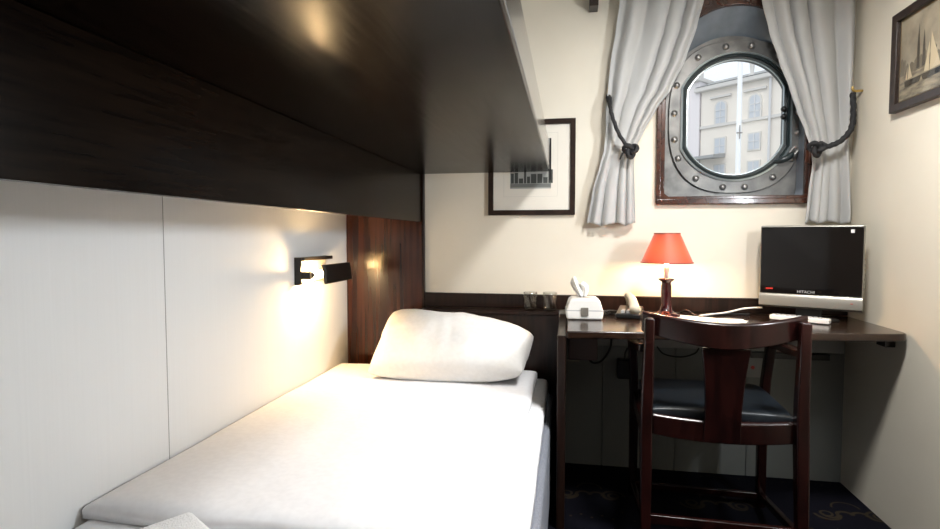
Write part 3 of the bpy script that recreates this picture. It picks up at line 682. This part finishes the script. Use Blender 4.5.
for a, b_, z0, z1 in ((-.130, .122, -.135, -.1345), (-.130, .122, .160, .1605)): bx(bm, a, b_, -.0086, -.0081, z0, z1)
for a in (-.130, .1215): bx(bm, a, a+.0006, -.0086, -.0081, -.135, .160)
obj('mount_line', bm, greys[0], pc)
bm = bmesh.new(); face_poly(bm, [(-.180, -.199), (.180, -.199), (.180, .199), (-.180, .199)], -.013); obj('glazing', bm, M['picglass'], pc)

pr_ = thing('harbour_picture', 'dark framed sepia harbour picture with sailing boats on the right wall', 'picture', (XR, 2.080, 1.712), -PI/2)
# local +x runs towards the camera along the right wall
pic_frame(pr_, -.226, .226, -.177, .177, .028, .024, M['frame'])
obj('bronze_slip', box(-.1985, .1985, -.006, -.001, -.1495, .1495), M['gold'], pr_)
sep = [mat('sepia_'+k, c, .8) for k, c in (('sky', (.30, .25, .17)), ('cloud', (.40, .34, .24)), ('far', (.15, .125, .085)), ('dark', (.055, .045, .03)), ('sail', (.52, .43, .28)), ('water', (.22, .185, .125)))]
vary(sep[0], (.20, .17, .12), (.40, .34, .24), (1, 1, 1), 9, 4)
vary(sep[5], (.12, .10, .07), (.32, .27, .18), (2, 1, 8), 9, 4)
bm = bmesh.new(); bx(bm, -.190, .190, -.008, -.0062, -.141, .141); pp = obj('picture_sky', bm, sep[0], pr_)
obj('picture_water', box(-.190, .190, -.0088, -.0081, -.141, -.055), sep[5], pr_)
bm = bmesh.new(); x = -.188; rnd = random.Random(8)
while x < .18:
    w = rnd.uniform(.012, .03); h = rnd.uniform(.02, .055); prism(bm, [(x, -.055), (x+w, -.055), (x+w, -.055+h), (x+w/2, -.045+h), (x, -.055+h)], 'y', -.0094, -.0081); x += w+.002
obj('picture_houses', bm, sep[2], pr_)
for cx, h in ((-.085, .15), (-.055, .12), (.06, .13)):
    bm = bmesh.new(); prism(bm, [(cx-.008, -.05), (cx+.008, -.05), (cx+.006, -.02+h*.3), (cx, -.05+h), (cx-.006, -.02+h*.3)], 'y', -.0098, -.0095)
    obj('picture_spire', bm, sep[3], pr_)
for cx, s_ in ((-.02, 1.0), (.085, .8), (-.14, .45)):
    bm = bmesh.new(); prism(bm, [(cx, -.075), (cx+.055*s_, -.072), (cx+.004, -.075+.125*s_)], 'y', -.0100, -.0099); prism(bm, [(cx-.004, -.075), (cx-.03*s_, -.072), (cx-.004, -.075+.10*s_)], 'y', -.0100, -.0099)
    obj('picture_sail', bm, sep[4], pr_)
for cx, s_ in ((-.02, 1.0), (.085, .8), (-.14, .45), (.03, .5), (-.10, .6)):
    bm = bmesh.new(); prism(bm, [(cx-.045*s_, -.078), (cx+.06*s_, -.078), (cx+.045*s_, -.098), (cx-.035*s_, -.098)], 'y', -.0104, -.0101)
    obj('picture_hull', bm, sep[3], pr_)
bm = bmesh.new(); face_poly(bm, [(-.198, -.149), (.198, -.149), (.198, .149), (-.198, .149)], -.015); obj('glazing', bm, M['picglass'], pr_)

# ------------------------------------------------------------------ curtains, tiebacks, rod
def interp(rows, z):
    if z >= rows[0][0]: return rows[0][1], rows[0][2]
    for a, b in zip(rows, rows[1:]):
        if b[0] <= z <= a[0]:
            u = (a[0]-z)/(a[0]-b[0]); u = u*u*(3-2*u)*.35 + u*.65
            return a[1]+(b[1]-a[1])*u, a[2]+(b[2]-a[2])*u
    return rows[-1][1], rows[-1][2]
def curtain(rows, ztop, zbot, zt, folds, yc, seed, amp=.030):
    bm = bmesh.new(); NR, NC = 90, 110; g = []
    for k in range(NR+1):
        z = ztop + (zbot-ztop)*k/NR; a, b = interp(rows, z); row = []
        d = (z-zt); pinch = math.exp(-(d/.09)**2)
        for j in range(NC+1):
            u = j/NC
            uu = u + .05*math.sin(6*u + seed) + .018*noise.noise(Vector((u*4, z*1.2, seed)))*(1 if z > zt else 2)
            ph_ = 2*PI*folds*uu
            A = amp*(.55+.45*min(1, abs(d)/.25))*(1-.45*pinch)*(.75+.5*noise.noise(Vector((u*5, seed, z*.8))))
            y = yc - A*(.5+.5*math.cos(ph_)) - .012*pinch + .006*noise.noise(Vector((u*9, z*3, seed+4)))
            x = a+(b-a)*u + .010*math.sin(ph_)*(1-pinch)*min(1, 4*u*(1-u))
            row.append(bm.verts.new((x, y, z + .008*math.sin(ph_*.5)*(k/NR)**8)))
        g.append(row)
    for a, b in zip(g, g[1:]):
        for j in range(NC): bm.faces.new((a[j], b[j], b[j+1], a[j+1]))
    bmesh.ops.recalc_face_normals(bm, faces=bm.faces); return bm
LR = [(2.125, .217, .575), (1.996, .201, .545), (1.866, .181, .503), (1.735, .170, .443), (1.647, .162, .381), (1.559, .163, .332), (1.47, .156, .290), (1.404, .139, .287), (1.292, .109, .293), (1.130, .084, .299)]
RR = [(2.081, .803, 1.163), (1.955, .834, 1.163), (1.828, .876, 1.163), (1.701, .923, 1.160), (1.616, .952, 1.159), (1.531, .985, 1.157), (1.447, 1.011, 1.156), (1.384, 1.017, 1.160), (1.279, 1.004, 1.166), (1.135, .992, 1.170)]
tag(obj('curtain', curtain(LR, 2.14, 1.137, 1.46, 4.5, 2.582, 1, .036), M['curtain'], smooth=True, thick=.0015), 'pale grey satin curtain left of the porthole, hem flaring below its tie', 'curtain', 'curtains at the porthole')
tag(obj('curtain', curtain(RR, 2.14, 1.142, 1.45, 4.5, 2.582, 5, .036), M['curtain'], smooth=True, thick=.0015), 'pale grey satin curtain right of the porthole, hanging behind the television', 'curtain', 'curtains at the porthole')
def knot(bm, c, r):
    pts = []
    for k in range(49):
        a = 2*PI*k/48; pts.append((c[0]+r*(math.sin(a)+2*math.sin(2*a))*.36, c[1]-r*.35*math.sin(3*a), c[2]+r*(math.cos(a)-2*math.cos(2*a))*.36))
    tube(bm, pts, r*.34, 10, 1, False, .5)
t1 = thing('curtain_tieback', 'black braided rope holding back the left curtain', 'tieback', (.174, 2.61, 1.72), group='curtain tiebacks')
bm = bmesh.new(); tube(bm, [(.174, 2.600, 1.722), (.176, 2.565, 1.690), (.185, 2.525, 1.62), (.215, 2.505, 1.53), (.262, 2.512, 1.462)], lambda u: .008 + .004*math.sin(PI*min(1, u*3)) , 12, 14, True, .35); obj('braided_rope', rel(t1, bm), M['rope'], t1, smooth=True)
bm = bmesh.new(); knot(bm, (.266, 2.512, 1.458), .028); obj('knot', rel(t1, bm), M['rope'], t1, smooth=True)
bm = bmesh.new(); tube(bm, [(.174, 2.619, 1.735), (.174, 2.600, 1.735), (.174, 2.592, 1.742), (.174, 2.592, 1.755)], .005, 10); obj('hook', rel(t1, bm), M['brass'], t1, smooth=True)['label'] = 'brass hook'
bm = bmesh.new(); tube(bm, [(.262, 2.515, 1.458), (.236, 2.518, 1.45), (.222, 2.518, 1.42)], .004, 8); obj('loose_end', rel(t1, bm), M['rope'], t1, smooth=True)
t2 = thing('curtain_tieback', 'black braided rope holding back the right curtain, hooked to the right wall', 'tieback', (1.18, 2.55, 1.66), group='curtain tiebacks')
bm = bmesh.new(); tube(bm, [(1.150, 2.540, 1.672), (1.148, 2.525, 1.60), (1.135, 2.508, 1.525), (1.095, 2.497, 1.474), (1.050, 2.499, 1.452), (1.015, 2.505, 1.445)], .0105, 12, 14, True, .35); obj('braided_rope', rel(t2, bm), M['rope'], t2, smooth=True)
bm = bmesh.new(); knot(bm, (1.008, 2.505, 1.445), .028); obj('knot', rel(t2, bm), M['rope'], t2, smooth=True)
bm = bmesh.new(); tube(bm, [(1.189, 2.545, 1.682), (1.160, 2.545, 1.682), (1.152, 2.545, 1.690), (1.152, 2.545, 1.700)], .005, 10); obj('hook', rel(t2, bm), M['brass'], t2, smooth=True)
rd = thing('curtain_rod', 'dark wooden curtain rail above the porthole with its bracket end', 'curtain rail', (.10, 2.62, 2.15))
bm = bmesh.new(); tube(bm, [(.09, 2.566, 2.16), (1.185, 2.566, 2.16)], .012, 14, 1, False); obj('rail', rel(rd, bm), M['frame'], rd, smooth=True)
obj('rail_bracket', rel(rd, box(.085, .124, 2.54, 2.6195, 2.102, 2.19)), M['frame'], rd, bevel=.003)

# ------------------------------------------------------------------ ceiling lamps (above the picture); the rear one is an added fill
for (x, y, lab) in ((.55, 1.42, 'white ceiling lamp over the middle of the cabin'), (.50, -.45, 'white ceiling lamp near the cabin entry')):
    cl = thing('ceiling_lamp', lab, 'lamp', (x, y, ZC), group='ceiling lamps')
    bm = bmesh.new(); lathe(bm, [(.16, -.0005), (.16, -.030), (.15, -.036), (.001, -.036)], (0, 0, 0), 32, True); obj('lamp_housing', bm, M['white'], cl, smooth=True, bevel=.003)
    bm = bmesh.new(); lathe(bm, [(.145, -.0365), (.14, -.06), (.11, -.078), (.05, -.088), (.001, -.09)], (0, 0, 0), 32); obj('diffuser', bm, M['diffuser'], cl, smooth=True)
fill_lamp = thing('wall_lamp', 'white rectangular wall lamp on the right wall beside the entry', 'wall lamp', (XR, 1.45, 1.38))  # housing for the added fill that brightens the left wall
obj('lamp_housing', rel(fill_lamp, box(XR-.075, XR-.0005, 1.33, 1.57, 1.30, 1.46)), M['white'], fill_lamp, bevel=.006)
obj('diffuser', rel(fill_lamp, box(XR-.090, XR-.0755, 1.34, 1.56, 1.31, 1.45)), M['diffuser'], fill_lamp, bevel=.004)
